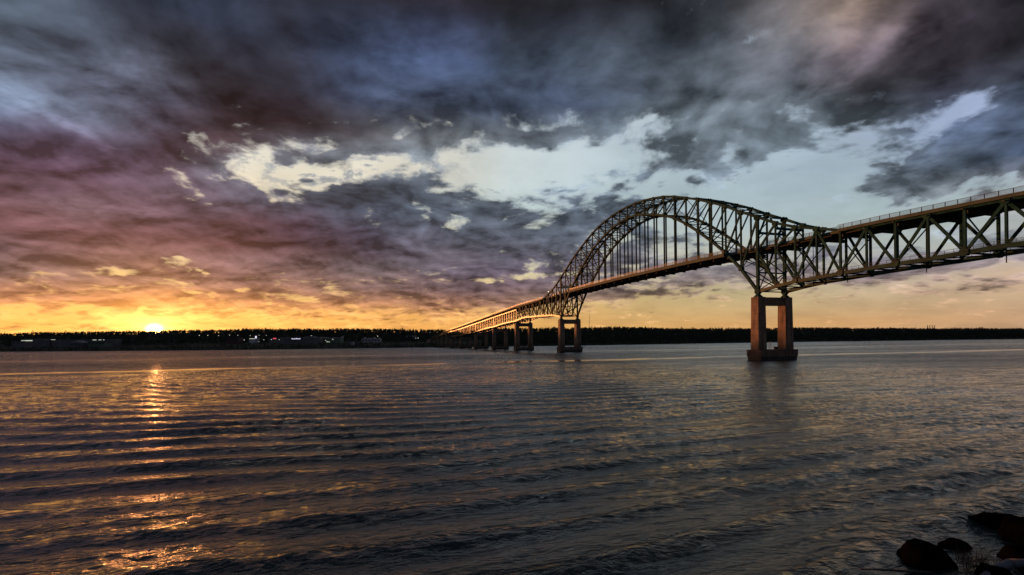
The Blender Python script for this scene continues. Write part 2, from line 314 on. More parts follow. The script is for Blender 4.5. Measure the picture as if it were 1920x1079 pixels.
def material(name, base, rough=.7, metal=0.0, spec=.5, var=.0, vscale=1.0, bump=0.0, bscale=4.0, emit=None, estr=0.0, stain=None):
    m = bpy.data.materials.new(name); m.use_nodes = True; t = m.node_tree; g = N(t)
    b = t.nodes['Principled BSDF']; b.inputs['Roughness'].default_value = rough
    b.inputs['Metallic'].default_value = metal; b.inputs['Specular IOR Level'].default_value = spec
    tc = t.nodes.new('ShaderNodeTexCoord'); co = tc.outputs['Object']
    col = (*base, 1)
    if var:
        n = g.noise(co, vscale, 5, .6)
        lo = tuple(c * (1 - var) for c in base) + (1,); hi = tuple(min(1, c * (1 + var)) for c in base) + (1,)
        col = g.mix(g.rng(n, .3, .7), lo, hi)
    if stain:
        n = g.noise(co, stain[1], 6, .65)
        col = g.mix(g.rng(n, stain[2], stain[2] + .12), col, (*stain[0], 1))
    g.put(b, 'Base Color', col)
    if bump:
        bn = t.nodes.new('ShaderNodeBump'); bn.inputs['Strength'].default_value = 1; bn.inputs['Distance'].default_value = bump
        g.put(bn, 'Height', g.noise(co, bscale, 6, .6)); t.links.new(bn.outputs[0], b.inputs['Normal'])
    if emit:
        b.inputs['Emission Color'].default_value = (*emit, 1); b.inputs['Emission Strength'].default_value = estr
    return m
M = dict(
    steel=material('green_painted_steel', (.028, .092, .086), .65, 0, .03, .35, .5, stain=((.012, .05, .036), .9, .68)),
    lattice=material('laced_steel', (.028, .086, .080), .65, 0, .03, .3, .6),
    chord=material('bottom_chord_steel', (.022, .080, .064), .45, 0, .2, .35, .4, stain=((.03, .05, .032), .6, .64)),
    concrete=material('pier_concrete', (.36, .25, .18), .85, 0, .3, .22, .35, .03, 2.0, stain=((.13, .11, .09), .25, .60)),
    wet=material('wet_footing_concrete', (.05, .048, .042), .5, 0, .4, .3, .6, .04, 2.0),
    deckc=material('deck_edge_concrete', (.115, .15, .12), .8, 0, .2, .25, .25, stain=((.12, .08, .05), .5, .6)),
    soffit=material('deck_soffit', (.10, .10, .095), .8, 0, .3, .2, .3),
    asphalt=material('asphalt', (.05, .05, .05), .9, 0, .2, .2, .5),
    rail=material('railing_steel', (.05, .06, .065), .45, 0, .5, .2, .8),
    pole=material('galvanised_pole', (.18, .18, .18), .5, .6, .5, .2, 1),
    lamp=material('lit_lamp', (.8, .8, .8), .5, emit=(1, .93, .78), estr=3),
    lampw=material('lit_window', (.8, .8, .8), .5, emit=(.9, 1, .75), estr=.6),
    signw=material('lit_sign_letters', (.8, .8, .8), .5, emit=(.85, .8, 1), estr=1.0),
    signr=material('lit_red_sign', (.6, .1, .1), .5, emit=(1, .12, .16), estr=.8),
    signb=material('sign_panel', (.05, .045, .12), .6),
    wallg=material('grey_metal_wall', (.20, .18, .19), .8, 0, .3, .2, .05),
    wallw=material('white_house_wall', (.55, .55, .58), .8, 0, .3, .1, .2),
    wallgreen=material('pale_green_wall', (.16, .21, .16), .8, 0, .3, .2, .1),
    wallbr=material('brown_wall', (.13, .07, .06), .8, 0, .3, .2, .2),
    roofp=material('pale_roof', (.36, .33, .36), .6, 0, .4, .15, .1),
    roofd=material('dark_roof', (.05, .05, .055), .8),
    glass=material('dark_window', (.02, .02, .03), .15),
    tree=material('conifer_foliage', (.055, .062, .045), .9, 0, .1, .5, .08),
    land=material('far_bank_grass', (.055, .060, .042), .95, 0, .1, .4, .02),
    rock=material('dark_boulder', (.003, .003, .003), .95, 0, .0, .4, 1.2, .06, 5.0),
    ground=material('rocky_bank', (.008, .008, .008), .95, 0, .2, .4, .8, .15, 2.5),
    grass=material('dry_grass', (.12, .06, .04), .8, 0, .2, .3, 2),
    wood=material('weathered_driftwood', (.16, .17, .21), .65, 0, .4, .35, 3, .02, 12),
    bark=material('wet_branch', (.12, .11, .10), .6, 0, .4, .3, 3),
)

def pour_joints(m):
    """thin dark lift joints and run-down streaks in the pier concrete"""
    t = m.node_tree; g = N(t); bs = t.nodes['Principled BSDF']; old = bs.inputs['Base Color'].links[0].from_socket
    co = t.nodes.new('ShaderNodeTexCoord').outputs['Object']; x_, y_, z_ = g.sep(co)
    fr = g.m('FRACT', g.m('DIVIDE', z_, 3.1)); ln = g.rng(g.m('ABSOLUTE', g.m('SUBTRACT', fr, .5)), .0, .035, .55, 1.0)
    st = g.rng(g.noise(g.comb(x_, y_, g.m('MULTIPLY', z_, .07)), 1.3, 4, .6), .42, .62, 1.12, .62)
    tide = g.rng(z_, 4.5, 9.0, .62, 1.0)
    t.links.new(g.v('SCALE', old, None, g.m('MULTIPLY', g.m('MULTIPLY', ln, st), tide)), bs.inputs['Base Color'])
pour_joints(M['concrete'])

# ------------------------------------------------------------------ the bridge frame: u along the bridge (away), v across, z up
L, TH, BX, BY, W = 9.7, .31359, 107.155, 220.073, 14.82
DV = Vector((-math.sin(TH), math.cos(TH), 0)); NV = Vector((math.cos(TH), math.sin(TH), 0))
def B(j, v, z): return Vector((BX, BY, 0)) + DV * (j * L) + NV * v + Vector((0, 0, z))
def at(px, Y, py=None):
    """point at depth Y seen at photo column px (row py)"""
    a = px - 960; x = a / FPX * Y
    if py is None: return x
    yh = YH - a * ROLL
    return Vector((x, Y, CAM_H + (yh - py) * Y / FPX))

# ------------------------------------------------------------------ water: real swell near the viewer, ripples in the shader
def swell(x, y):
    xc = np.clip(x, -110, 110); yc = np.clip(y, 0, 130)
    q = y - .35 * x - .0025 * xc * xc + .004 * xc * (yc - 35)
    k = 2 * math.pi / 5.0
    wob = .55 * np.sin(x * .071 + 1.3) + .4 * np.sin(x * .031 - y * .05) + .25 * np.sin(x * .19 + y * .07)
    env = .70 + .30 * np.sin(x * .047 + y * .021 + 2.0) * np.sin(x * .013 - y * .09 + .5)
    ph = k * q + 2.3 * wob
    z = .142 * env * (np.sin(ph) + .28 * np.sin(2 * ph + .4))
    def w(lam, ang, amp, p): 
        a = math.radians(ang); return amp * np.sin(2 * math.pi / lam * (y * math.cos(a) - x * math.sin(a)) + p)
    sec = (w(3.1, 33, .020, 1.1) + w(2.3, 8, .015, 2.2) + w(1.7, 44, .011, .4) + w(1.25, -12, .009, 3.0) + w(3.9, 52, .016, 5.1)
           + w(1.02, 27, .007, 4.4) + w(.83, -35, .005, .9) + w(2.7, -40, .010, 1.9) + w(.71, 62, .004, 2.7))
    mod = .6 + .6 * np.sin(x * .11 + y * .035) * np.sin(x * .037 - y * .13 + 1)
    r = np.hypot(x, y)
    right = 1 / (1 + np.exp(-(x - 12) / 14.0))
    z = z * (1.22 - .80 * right) + w(7.3, 9, .026, .7) + w(6.1, 33, .022, 2.9) + w(4.3, 17, .020, 4.0) + sec * (1 + .5 * right) * mod
    return z * np.clip((240 - r) / 190, 0, 1)
rr = [9.0]
while rr[-1] < 260: rr.append(rr[-1] * 1.0036)
while rr[-1] < 9000: rr.append(rr[-1] * 1.035)
rr = np.array(rr)
aa = np.radians(np.concatenate([np.arange(-88, -50, 1.2), np.arange(-50, 50.01, .14), np.arange(51.2, 89, 1.2)]))
R, A = np.meshgrid(rr, aa, indexing='ij')
X = R * np.sin(A); Y = R * np.cos(A)
V = np.stack([X, Y, swell(X, Y)], -1).reshape(-1, 3)
ni, nj = R.shape; I = np.arange(ni * nj).reshape(ni, nj)
F = np.stack([I[:-1, :-1], I[:-1, 1:], I[1:, 1:], I[1:, :-1]], -1).reshape(-1, 4)[:, ::-1]
wm = bpy.data.materials.new('river_water'); wm.use_nodes = True; t = wm.node_tree; g = N(t)
b = t.nodes['Principled BSDF']
b.inputs['Base Color'].default_value = (.022, .044, .048, 1); b.inputs['IOR'].default_value = 1.45
tc = t.nodes.new('ShaderNodeTexCoord'); co = tc.outputs['Object']
cx, cy, cz = g.sep(co)
ca, sa = math.cos(math.radians(20)), math.sin(math.radians(20))
along = g.m('ADD', g.m('MULTIPLY', cx, ca), g.m('MULTIPLY', cy, sa)); across = g.m('SUBTRACT', g.m('MULTIPLY', cy, ca), g.m('MULTIPLY', cx, sa))
Q = g.comb(g.m('MULTIPLY', along, .40), across, 0.0)
Qb = g.comb(g.m('MULTIPLY', cx, .75), cy, 0.0)
dist = g.v('LENGTH', co)
h1 = g.m('MULTIPLY', g.noise(Q, 1.15, 4, .58, .6), .25)
h2 = g.m('MULTIPLY', g.noise(Qb, 3.6, 4, .62, .8), .075)
h3 = g.m('MULTIPLY', g.noise(Q, .42, 3, .5, .3), .22)
gust = g.rng(g.noise(g.comb(g.m('MULTIPLY', cx, .25), cy, 0.0), .022, 3, .55), .36, .64, .72, 1.2)
# the calm slick lying across the river
lx = g.m('ADD', 231.0, g.m('MULTIPLY', cx, .31)); lx = g.m('ADD', lx, g.m('MULTIPLY', g.m('SUBTRACT', g.noise(co, .016, 4, .6), .5), 34.0))
sd = g.m('ABSOLUTE', g.m('SUBTRACT', cy, lx))
slick = g.m('MAXIMUM', g.rng(sd, 3.0, 15.0, .10, 1.0), g.rng(g.noise(co, .03, 3, .6), .44, .66, 0.0, .75))
sx = g.m('ADD', 430.0, g.m('MULTIPLY', cx, .28)); sd2 = g.m('ABSOLUTE', g.m('SUBTRACT', cy, sx))
slick2 = g.rng(sd2, 14.0, 40.0, .6, 1.0)
far = g.rng(dist, 60.0, 300.0, 1.0, 1.0)
strength = g.m('MULTIPLY', g.m('MULTIPLY', gust, g.m('MULTIPLY', slick, slick2)), far)
bn = t.nodes.new('ShaderNodeBump'); g.put(bn, 'Strength', 1.0); g.put(bn, 'Distance', 1.0)
g.put(bn, 'Height', g.m('MULTIPLY', g.m('ADD', g.m('ADD', h1, h2), h3), strength))
sl1 = g.v('SUBTRACT', g.noise(Qb, 1.9, 3, .62, .4, True), (.5, .5, .5)); sl2 = g.v('SUBTRACT', g.noise(Q, .30, 3, .55, .3, True), (.5, .5, .5))
slv = g.v('MULTIPLY', g.v('ADD', g.v('SCALE', sl1, None, 1.45), g.v('SCALE', sl2, None, .7)), (1.8, 1.0, 0.0))
slv = g.v('SCALE', slv, None, g.m('MULTIPLY', strength, g.rng(dist, 30.0, 220.0, .42, .48)))
slv = g.v('ADD', slv, g.v('SCALE', (.03, -.17, 0.0), None, g.m('MULTIPLY', strength, g.rng(dist, 60.0, 330.0, .12, 1.0))))     # added tilt growing with distance, so far water mirrors higher, brighter sky
nrm = g.v('NORMALIZE', g.v('ADD', bn.outputs[0], slv))
t.links.new(nrm, b.inputs['Normal'])
b.inputs['Roughness'].default_value = .04
water = np_mesh('water', V, F, wm, smooth=True); tag(water, kind='structure')

# ------------------------------------------------------------------ far bank
SXY = [(-4000, 2600), (-1700, 1350), (-1149, 1137), (-800, 1010), (-554, 941), (-330, 955), (-166, 990), (20, 1010), (154, 1042), (420, 1180), (765, 1347), (1525, 1510), (2600, 1900), (5000, 3000)]
sxx = np.array([p[0] for p in SXY], float); syy = np.array([p[1] for p in SXY], float)
def shore(x): return np.interp(x, sxx, syy) + 4 * np.sin(np.asarray(x) * .031) + 2.2 * np.sin(np.asarray(x) * .11 + 1)
def terrain(x, y):
    d = (y - shore(x)) * .92
    ridge = np.interp(x, [-2500, -1700, -1250, -800, -300, 900, 1900, 4000], [61, 58, 53, 47, 42, 39, 33, 30])
    h = np.interp(d, [-60, 0, 10, 60, 140, 260, 420, 700, 1500], [-6, -.1, 2.6, 6, 9, 14, 0, 0, 0])
    hr = np.interp(d, [260, 420, 700, 1500], [14, 0, 0, 0])
    k = np.clip((d - 200) / 330, 0, 1); k = k * k * (3 - 2 * k)
    base = np.interp(d, [-60, 0, 10, 60, 140, 260, 4000], [-6, -.1, 2.6, 6, 9, 13, 13])
    # the right-hand bank has no plain: it climbs from the water
    rt = 1 / (1 + np.exp(-(x - 60) / 90.0)); kr = np.clip(d / 420, 0, 1) ** .8
    z = base + (ridge - 13) * (k * (1 - rt) + kr * rt) * (d > 0)
    return z + 1.5 * np.sin(x * .006 + y * .004) * np.clip(d / 300, 0, 1) + 1.0 * np.sin(x * .017 + 2)* np.clip(d / 300, 0, 1)
gx = np.linspace(-4200, 5200, 520); gd = np.concatenate([np.linspace(-50, 20, 12), np.linspace(30, 900, 50), np.array([1200, 1800, 3000, 6000])])
GX, GD = np.meshgrid(gx, gd, indexing='ij'); GY = shore(GX) + GD
V = np.stack([GX, GY, terrain(GX, GY)], -1).reshape(-1, 3); ni, nj = GX.shape; I = np.arange(ni * nj).reshape(ni, nj)
F = np.stack([I[:-1, :-1], I[1:, :-1], I[1:, 1:], I[:-1, 1:]], -1).reshape(-1, 4)
tag(np_mesh('hills', V, F, M['land'], smooth=True), kind='structure')

# forest of the far bank: one mass
def cone_tree(n=7, tiers=4):
    v = []; f = []
    for k in range(tiers):
        z0 = .10 + .9 * k / tiers * .86; z1 = z0 + 1.05 / tiers * 1.35; r = .24 * (1 - k / tiers) + .035
        i = len(v); v.append((0, 0, min(z1, 1.0)))
        for m in range(n):
            a = 2 * math.pi * (m + .5 * (k % 2)) / n; q = r * (1 + .28 * math.sin(m * 2.6 + k * 1.7)); v.append((q * math.cos(a), q * math.sin(a), z0 - .03 * math.sin(m * 3.3)))
        for m in range(n): f.append((i, i + 1 + m, i + 1 + (m + 1) % n))
    return np.array(v), np.array(f)
def blob_tree(seed):
    r = np.random.default_rng(seed); v = []; f = []
    for k in range(26):      # leaf clumps spread through the crown
        t_ = r.uniform(.28, 1.0); rad = .34 * math.sin(math.pi * min(1, (t_ - .12) / .95)) ** .6 * r.uniform(.3, 1)
        a = r.uniform(0, 6.28); c = np.array([rad * math.cos(a), rad * math.sin(a), t_ * .92]); s = r.uniform(.06, .13)
        i = len(v); 
        for p in ((1, 0, -.3), (-.6, .8, -.2), (-.5, -.9, -.3), (0, .1, 1)): v.append(c + s * (np.array(p) + r.normal(0, .25, 3)))
        f += [(i, i + 1, i + 3), (i + 1, i + 2, i + 3), (i + 2, i, i + 3), (i, i + 2, i + 1)]
    i = len(v); v += [(.02, 0, 0), (-.012, .02, 0), (-.012, -.02, 0), (0, 0, .6)]; f += [(i, i + 1, i + 3), (i + 1, i + 2, i + 3), (i + 2, i, i + 3)]
    return np.array(v), np.array(f)
temps = [cone_tree(7, 4), cone_tree(6, 5), blob_tree(1), blob_tree(2), cone_tree(8, 3)]
def forest(name, pts, hts, label):
    Vs, Fs, off = [], [], 0
    kinds = rng.choice(5, len(pts), p=[.16, .1, .34, .3, .1]); rot = rng.uniform(0, 6.28, len(pts)); wd = rng.uniform(.8, 1.3, len(pts))
    for k, (v, f) in enumerate(temps):
        idx = np.where(kinds == k)[0]
        if not len(idx): continue
        c, s = np.cos(rot[idx])[:, None], np.sin(rot[idx])[:, None]; h = hts[idx][:, None]; w_ = wd[idx][:, None] * h
        x = (v[:, 0] * c - v[:, 1] * s) * w_ + pts[idx, 0][:, None]; y = (v[:, 0] * s + v[:, 1] * c) * w_ + pts[idx, 1][:, None]
        z = v[:, 2] * h + pts[idx, 2][:, None] - .4
        Vs.append(np.stack([x, y, z], -1).reshape(-1, 3))
        Fs.append((f[None] + (np.arange(len(idx)) * len(v))[:, None, None]).reshape(-1, 3) + off); off += len(idx) * len(v)
    return tag(np_mesh(name, np.concatenate(Vs), np.concatenate(Fs), M['tree']), label, 'forest', kind='stuff')
n = 17000
pxs = rng.uniform(-260, 2180, n)
# depth behind the shore: dense front edge, dense crest
dd_ = np.where(rng.random(n) < .38, rng.uniform(3, 130, n), rng.uniform(130, 620, n))
Y0 = np.full(n, 1100.0)
for _ in range(12): Y0 = shore((pxs - 960) / FPX * Y0) * .5 + Y0 * .5
dd_ = dd_ * np.interp(pxs, [-260, 0, 500, 700], [2.0, 1.75, 1.3, 1.0])
Yt = Y0 + dd_; Xt = (pxs - 960) / FPX * Yt; dd2 = Yt - shore(Xt)
left = Xt < -60
town = left & (dd2 > 34) & (dd2 < 235)
keep = (dd2 > 2) & ~(town & (rng.random(n) > .10))
Xt, Yt, dd2, left = Xt[keep], Yt[keep], dd2[keep], left[keep]
ht = rng.uniform(8, 13.5, len(Xt)); ht[rng.random(len(Xt)) < .03] *= 1.3
sm = left & (dd2 < 240); ht[sm] = rng.uniform(2.5, 6.5, sm.sum())
ht *= np.where(~left & (dd2 < 25), .75, 1)
forest('forest', np.stack([Xt, Yt, terrain(Xt, Yt)], -1), ht, 'dark mixed forest covering the far bank and its ridge to the skyline')

# ------------------------------------------------------------------ bridge profiles
TOPC = [62.2, 66.8, 71.9, 76.2, 80.2, 83.9, 87.2, 89.8, 91.6, 92.9, 93.7, 94.0]
RIBC = [29.8, 40.9, 49.9, 57.3, 64.0, 70.2, 75.4, 79.3, 82.2, 84.6, 86.4, 87.0]
def topz(j): j = j if j <= 11 else 22 - j; return TOPC[j]
def ribz(j): j = j if j <= 11 else 22 - j; return RIBC[j]
DJ = [-16, -12, -9, -6, -4, -2, 0, 2, 5, 11, 17, 20, 22, 24, 27, 33.8, 42.8, 52.6, 62.7, 70.3, 88.8, 96]
DZ = [44.3, 45.9, 47.0, 47.9, 48.3, 48.6, 48.9, 49.4, 49.9, 50.2, 49.9, 49.4, 48.9, 48.5, 47.7, 46.3, 42.7, 38.2, 33.9, 31.2, 21.6, 17.8]
def deckz(j): return float(np.interp(j, DJ, DZ))
ANCH_T = [62.2, 57.4, 53.6, 50.9, 48.2]
ANCH_B = [29.8, 31.0, 31.9, 32.2, 32.6, 32.9, 33.0, 33.1, 33.4, 33.7, 33.4, 32.6, 31.6]
def anch_top(k): return ANCH_T[k] if k < 5 else deckz(-k) - .95
bridge = empty('arch_bridge', B(0, W / 2, 0)); bpy.context.view_layer.update()
tag(bridge, 'long green steel through-arch truss road bridge on concrete portal piers across the river', 'bridge')
BINV = Matrix.Translation(-Vector(bridge.location))
def bpart(mb, name, mat, parent=None):
    """part of the bridge; geometry is written in world space and moved to the bridge's frame"""
    base = Vector(bridge.location)
    mb.v = [tuple(Vector(p) - base) for p in mb.v]
    return mb.build(name, mat, parent or bridge)

def bempty(name):
    o = empty(name); o.parent = bridge; return o
def laced(mb, p, q, w, dep, pitch, ref_in):
    """two-flange member with zigzag lacing between: w across the plane, dep in the plane (ref_in)"""
    p, q = Vector(p), Vector(q); d = (q - p); ln = d.length; d.normalize()
    a = Vector(ref_in) - d * Vector(ref_in).dot(d); a.normalize()
    o = a * (dep / 2 - dep * .13)
    for s in (-1, 1): mb.bar(p + o * s, q + o * s, dep * .26, w, ref=a)
    nseg = max(2, int(ln / pitch))
    for k in range(nseg):
        s = 1 if k % 2 else -1
        mb.bar(p + d * (ln * k / nseg) + o * s, p + d * (ln * (k + 1) / nseg) - o * s, .16, w * .7, ref=d)
def gusset(mb, c, r, v_t=.16):
    """flat octagonal node plates on both faces of the chord"""
    for s in (-1, 1):
        base = c + NV * (s * .66)
        ring = [base + DV * (r * 1.15 * math.cos(t_)) + Vector((0, 0, r * math.sin(t_))) for t_ in [math.pi * (2 * k + 1) / 8 for k in range(8)]]
        mb.prism([p - NV * (s * v_t / 2) for p in ring], [p + NV * (s * v_t / 2) for p in ring])

CH = 1.15
for v in (0.0, W):
    # arch span: chord + rib is the truss mesh; posts, hangers and diagonals are its pieces
    mb = MB(); mr = MB()
    for j in range(22):
        mb.bar(B(j, v, topz(j)), B(j + 1, v, topz(j + 1)), CH, 1.0); mr.bar(B(j, v, ribz(j)), B(j + 1, v, ribz(j + 1)), CH, 1.15)
    for j in range(23):
        gusset(mb, B(j, v, topz(j) - .3), 1.0 if j not in (0, 1, 21, 22) else 1.3); gusset(mr, B(j, v, ribz(j)), 1.05 if 0 < j < 22 else 1.3)
    truss = bempty('arch_truss'); bpart(mb, 'top_chord', M['steel'], truss); bpart(mr, 'arch_rib', M['steel'], truss)
    for j in range(0, 23):
        m = MB(); wd = .95 if j in (0, 22) else .62
        lo = ribz(j) if 0 < j < 22 else 29.8
        m.bar(B(j, v, lo + .4), B(j, v, topz(j) - .4), wd, 1.25 if j in (0, 22) else .72)
        bpart(m, 'vertical_post', M['steel'], truss)
        if 2 < j < 20:
            m = MB(); laced(m, B(j, v, deckz(j) - 1.2), B(j, v, ribz(j) - .4), .55, .84, .95, DV); bpart(m, 'hanger', M['lattice'], truss)
    for j in range(0, 22):
        a, b_ = ((j, j + 1) if j < 11 else (j + 1, j))
        m = MB(); m.bar(B(a, v, topz(a) - .4), B(b_, v, ribz(b_) + .3), .5, .85 if j in (0, 1, 20, 21) else .55)
        bpart(m, 'diagonal', M['steel'], truss)
# anchor spans, one each side of the arch
def anchor(sign, v):
    J = lambda k: -k if sign < 0 else 22 + k
    bot = list(ANCH_B)
    mb = MB(); mr = MB()
    for k in range(12):
        mb.bar(B(J(k), v, anch_top(k)), B(J(k + 1), v, anch_top(k + 1)), CH, 1.0 if k < 4 else .9)
        mr.bar(B(J(k), v, bot[k]), B(J(k + 1), v, bot[k + 1]), CH, 1.25)
    for k in range(0, 13):
        if k % 2 or k < 3: gusset(mb, B(J(k), v, anch_top(k) - .2), 1.1)
        if not k % 2 and k: gusset(mr, B(J(k), v, bot[k] + .2), 1.15)
    tr = bempty('anchor_truss'); bpart(mb, 'top_chord', M['steel'], tr); bpart(mr, 'bottom_chord', M['chord'], tr)
    for k in range(1, 13):
        m = MB(); m.bar(B(J(k), v, bot[k] + .4), B(J(k), v, anch_top(k) - .4), .62, .75 if k % 2 == 0 else .6); bpart(m, 'vertical_post', M['steel'], tr)
    mid = deckz(0) - 1.6
    segs = [(1, anch_top(1), 0, mid, .95), (0, mid, 1, bot[1] + .4, 1.3), (2, anch_top(2), 1, deckz(-1) - 1.8, .8), (1, deckz(-1) - 1.8, 2, bot[2], .8)]
    for k in range(2, 12):
        if k % 2 == 0: segs.append((k + 1, anch_top(k + 1), k, bot[k], .85))
        else: segs.append((k, anch_top(k), k + 1, bot[k + 1], .85))
    for ka, za, kb, zb, wd in segs:
        m = MB(); m.bar(B(J(ka), v, za - .2), B(J(kb), v, zb + .2), .5, wd); bpart(m, 'diagonal', M['steel'], tr)
for v in (0.0, W):
    anchor(-1, v); anchor(1, v)

# approach deck trusses running down to the far shore
PJ = [34.0, 43.0, 52.6, 62.7, 70.4]
PB = [31.3, 27.8, 23.6, 19.8, 18.4]
for si in range(4):
    j0, j1 = PJ[si], PJ[si + 1]; npan = 10
    for v in (0.0, W):
        mb = MB(); mr = MB(); nd = [j0 + (j1 - j0) * (k + .0) / npan for k in range(npan + 1)]
        tz = [deckz(j) - 3.2 for j in nd]; bz = [PB[si] + (PB[si + 1] - PB[si]) * k / npan + .8 * math.sin(math.pi * k / npan) for k in range(npan + 1)]
        e = .12
        for k in range(npan):
            mb.bar(B(nd[k] + (e if k == 0 else 0), v, tz[k]), B(nd[k + 1], v, tz[k + 1]), 1.0, .9); mr.bar(B(nd[k] + (e if k == 0 else 0), v, bz[k]), B(nd[k + 1], v, bz[k + 1]), 1.0, 1.0)
        tr = bempty('approach_truss'); bpart(mb, 'top_chord', M['chord'], tr); bpart(mr, 'bottom_chord', M['chord'], tr)
        for k in range(npan + 1):
            m = MB(); jj = nd[k] + (e if k == 0 else 0); m.bar(B(jj, v, bz[k]), B(jj, v, tz[k]), .6, .8); bpart(m, 'vertical_post', M['chord'], tr)
        for k in range(npan):
            a, b_ = (k, k + 1) if k % 2 == 0 else (k + 1, k)
            m = MB(); m.bar(B(nd[a], v, tz[a]), B(nd[b_], v, bz[b_]), .5, .75); bpart(m, 'diagonal', M['steel'], tr)
# cross bracing between the two truss planes
def crossx(mb, j, z0, z1, w=.35):
    mb.bar(B(j, .5, z0), B(j, W - .5, z1), w, ref=DV); mb.bar(B(j + .02, .5, z1), B(j + .02, W - .5, z0), w, ref=DV)
mb = MB()
for j in range(-0, 23):     # top laterals of the arch: laced struts and crossed laced diagonals
    z = topz(j)
    laced(mb, B(j, .5, z), B(j, W - .5, z), .3, .7, .8, DV)
    if j < 22:
        for v0, v1 in ((.4, W - .4), (W - .4, .4)): laced(mb, B(j, v0, topz(j)), B(j + 1, v1, topz(j + 1)), .26, .6, .9, NV)
bpart(mb, 'top_lateral_bracing', M['lattice'])
mb = MB()
for j in range(2, 21):
    z = ribz(j); laced(mb, B(j, .5, z), B(j, W - .5, z), .3, .7, .8, DV)
    if j < 20:
        for v0, v1 in ((.4, W - .4), (W - .4, .4)): laced(mb, B(j, v0, ribz(j)), B(j + 1, v1, ribz(j + 1)), .26, .55, .9, NV)
    if 3 < j < 19 and j % 2: crossx(mb, j, ribz(j) + .5, topz(j) - .5, .22)
for j0, s in ((0, 1), (22, -1)):
    for k in range(0, 2):
        a, b_ = j0 + s * k, j0 + s * (k + 1); 
        for v0, v1 in ((.4, W - .4), (W - .4, .4)): laced(mb, B(a, v0, ribz(a) + .3), B(b_, v1, ribz(b_) - .3), .26, .55, .9, NV)
bpart(mb, 'rib_lateral_bracing', M['lattice'])
mb = MB()
for s in (-1, 1):
    J = lambda k: -k if s < 0 else 22 + k
    for k in range(12):
        laced(mb, B(J(k), .5, ANCH_B[k]), B(J(k), W - .5, ANCH_B[k]), .4, .9, .9, DV)
        for v0, v1 in ((.4, W - .4), (W - .4, .4)): laced(mb, B(J(k), v0, ANCH_B[k]), B(J(k + 1), v1, ANCH_B[k + 1]), .3, .75, .8, NV)
for si in range(4):
    for k in range(6):
        a = PJ[si] + (PJ[si + 1] - PJ[si]) * k / 6; c = PJ[si] + (PJ[si + 1] - PJ[si]) * (k + 1) / 6
        za = np.interp(a, PJ, PB) + .3; zc = np.interp(c, PJ, PB) + .3
        mb.bar(B(a, .4, za), B(c, W - .4, zc), .4); mb.bar(B(a, W - .4, za), B(c, .4, zc), .4); mb.bar(B(a, .4, za), B(a, W - .4, za), .5)
bpart(mb, 'bottom_lateral_bracing', M['lattice'])
def frame(j, zt, portal=False, parent=None):
    m = MB(); dz_ = deckz(j)
    if zt > dz_ + 7.0:       # portal strut over the roadway with knee braces to the chords
        zp = dz_ + 6.4
        m.bar(B(j, .4, zp), B(j, W - .4, zp), .5, 1.0, ref=DV)
        if zt - zp > 3:
            m.bar(B(j, .5, zp + .4), B(j, W / 2, zt - .3), .35, ref=DV); m.bar(B(j, W - .5, zp + .4), B(j, W / 2, zt - .3), .35, ref=DV)
        m.bar(B(j, .4, zp - 2.6), B(j, 3.2, zp - .3), .35, ref=DV); m.bar(B(j, W - .4, zp - 2.6), B(j, W - 3.2, zp - .3), .35, ref=DV)
    zb = ANCH_B[min(abs(j if j <= 0 else j - 22), 12)]; top = dz_ - 2.6; midz = (top + zb) / 2
    if top - zb > 12 and j in (0, 22):
        m.bar(B(j, .5, midz), B(j, W - .5, midz), .45, .6, ref=DV); crossx(m, j, zb + .6, midz - .3); crossx(m, j, midz + .3, top)
    else: crossx(m, j, zb + .6, top, .3)
    return bpart(m, 'portal_frame' if j in (0, 22, -1, 23) else 'sway_frame', M['steel'])
for k in (0, 1, 2, 4, 6, 8, 10, 12):
    frame(-k, anch_top(k)); frame(22 + k, anch_top(k))
for j0, s in ((0, 1), (22, -1)):
    m = MB(); j = j0 + s
    crossx(m, j, ribz(j) + .5, deckz(j) - 2.4, .3); bpart(m, 'sway_frame', M['steel'])

# deck: slab, stringers, floor beams, edge girders, railings
def ribbon(mb, js, v0, v1, dz0, dz1):
    for a, c in zip(js[:-1], js[1:]):
        za, zc = deckz(a), deckz(c)
        mb.prism([B(a, v0, za + dz0), B(a, v1, za + dz0), B(a, v1, za + dz1), B(a, v0, za + dz1)], [B(c, v0, zc + dz0), B(c, v1, zc + dz0), B(c, v1, zc + dz1), B(c, v0, zc + dz1)])
js_in1 = [-4 + .5 * k for k in range(13)]; js_arch = [2 + .5 * k for k in range(37)]; js_in2 = [20 + .5 * k for k in range(13)]
js_r = [-15 + .5 * k for k in range(23)]; js_l = [26 + .7 * k for k in range(100)]; js_l = [j for j in js_l if j < 94]
mb = MB()
ribbon(mb, js_in1, .9, W - .9, -.42, 0); ribbon(mb, js_arch, -1.2, W + 1.2, -.42, 0); ribbon(mb, js_in2, .9, W - .9, -.42, 0)
ribbon(mb, js_r, -1.5, W + 1.5, -.42, 0); ribbon(mb, js_l, -1.2, W + 1.2, -.42, 0)
deck = bpart(mb, 'deck', M['soffit'])
mb = MB(); full = sorted(set(js_r + js_in1 + js_arch + js_in2 + js_l))
ribbon(mb, full, 1.9, W - 1.9, .006, .05); bpart(mb, 'roadway', M['asphalt'], deck)
for v, s in ((0, -1), (W, 1)):
    mb = MB()
    for js, off in ((js_in1, .82), (js_arch, -1.28), (js_in2, .82), (js_r, -1.58), (js_l, -1.28)):
        a = v + (-off if s > 0 else off)
        dep = -1.35 if js is js_arch else -.8
        ribbon(mb, js, a - .075, a + .075, dep, .28)
    bpart(mb, 'edge_girder', M['deckc'], deck)
mb = MB()
for v in (2.4, 4.9, 7.4, 9.9, 12.4): ribbon(mb, full, v - .15, v + .15, -1.15, -.422)
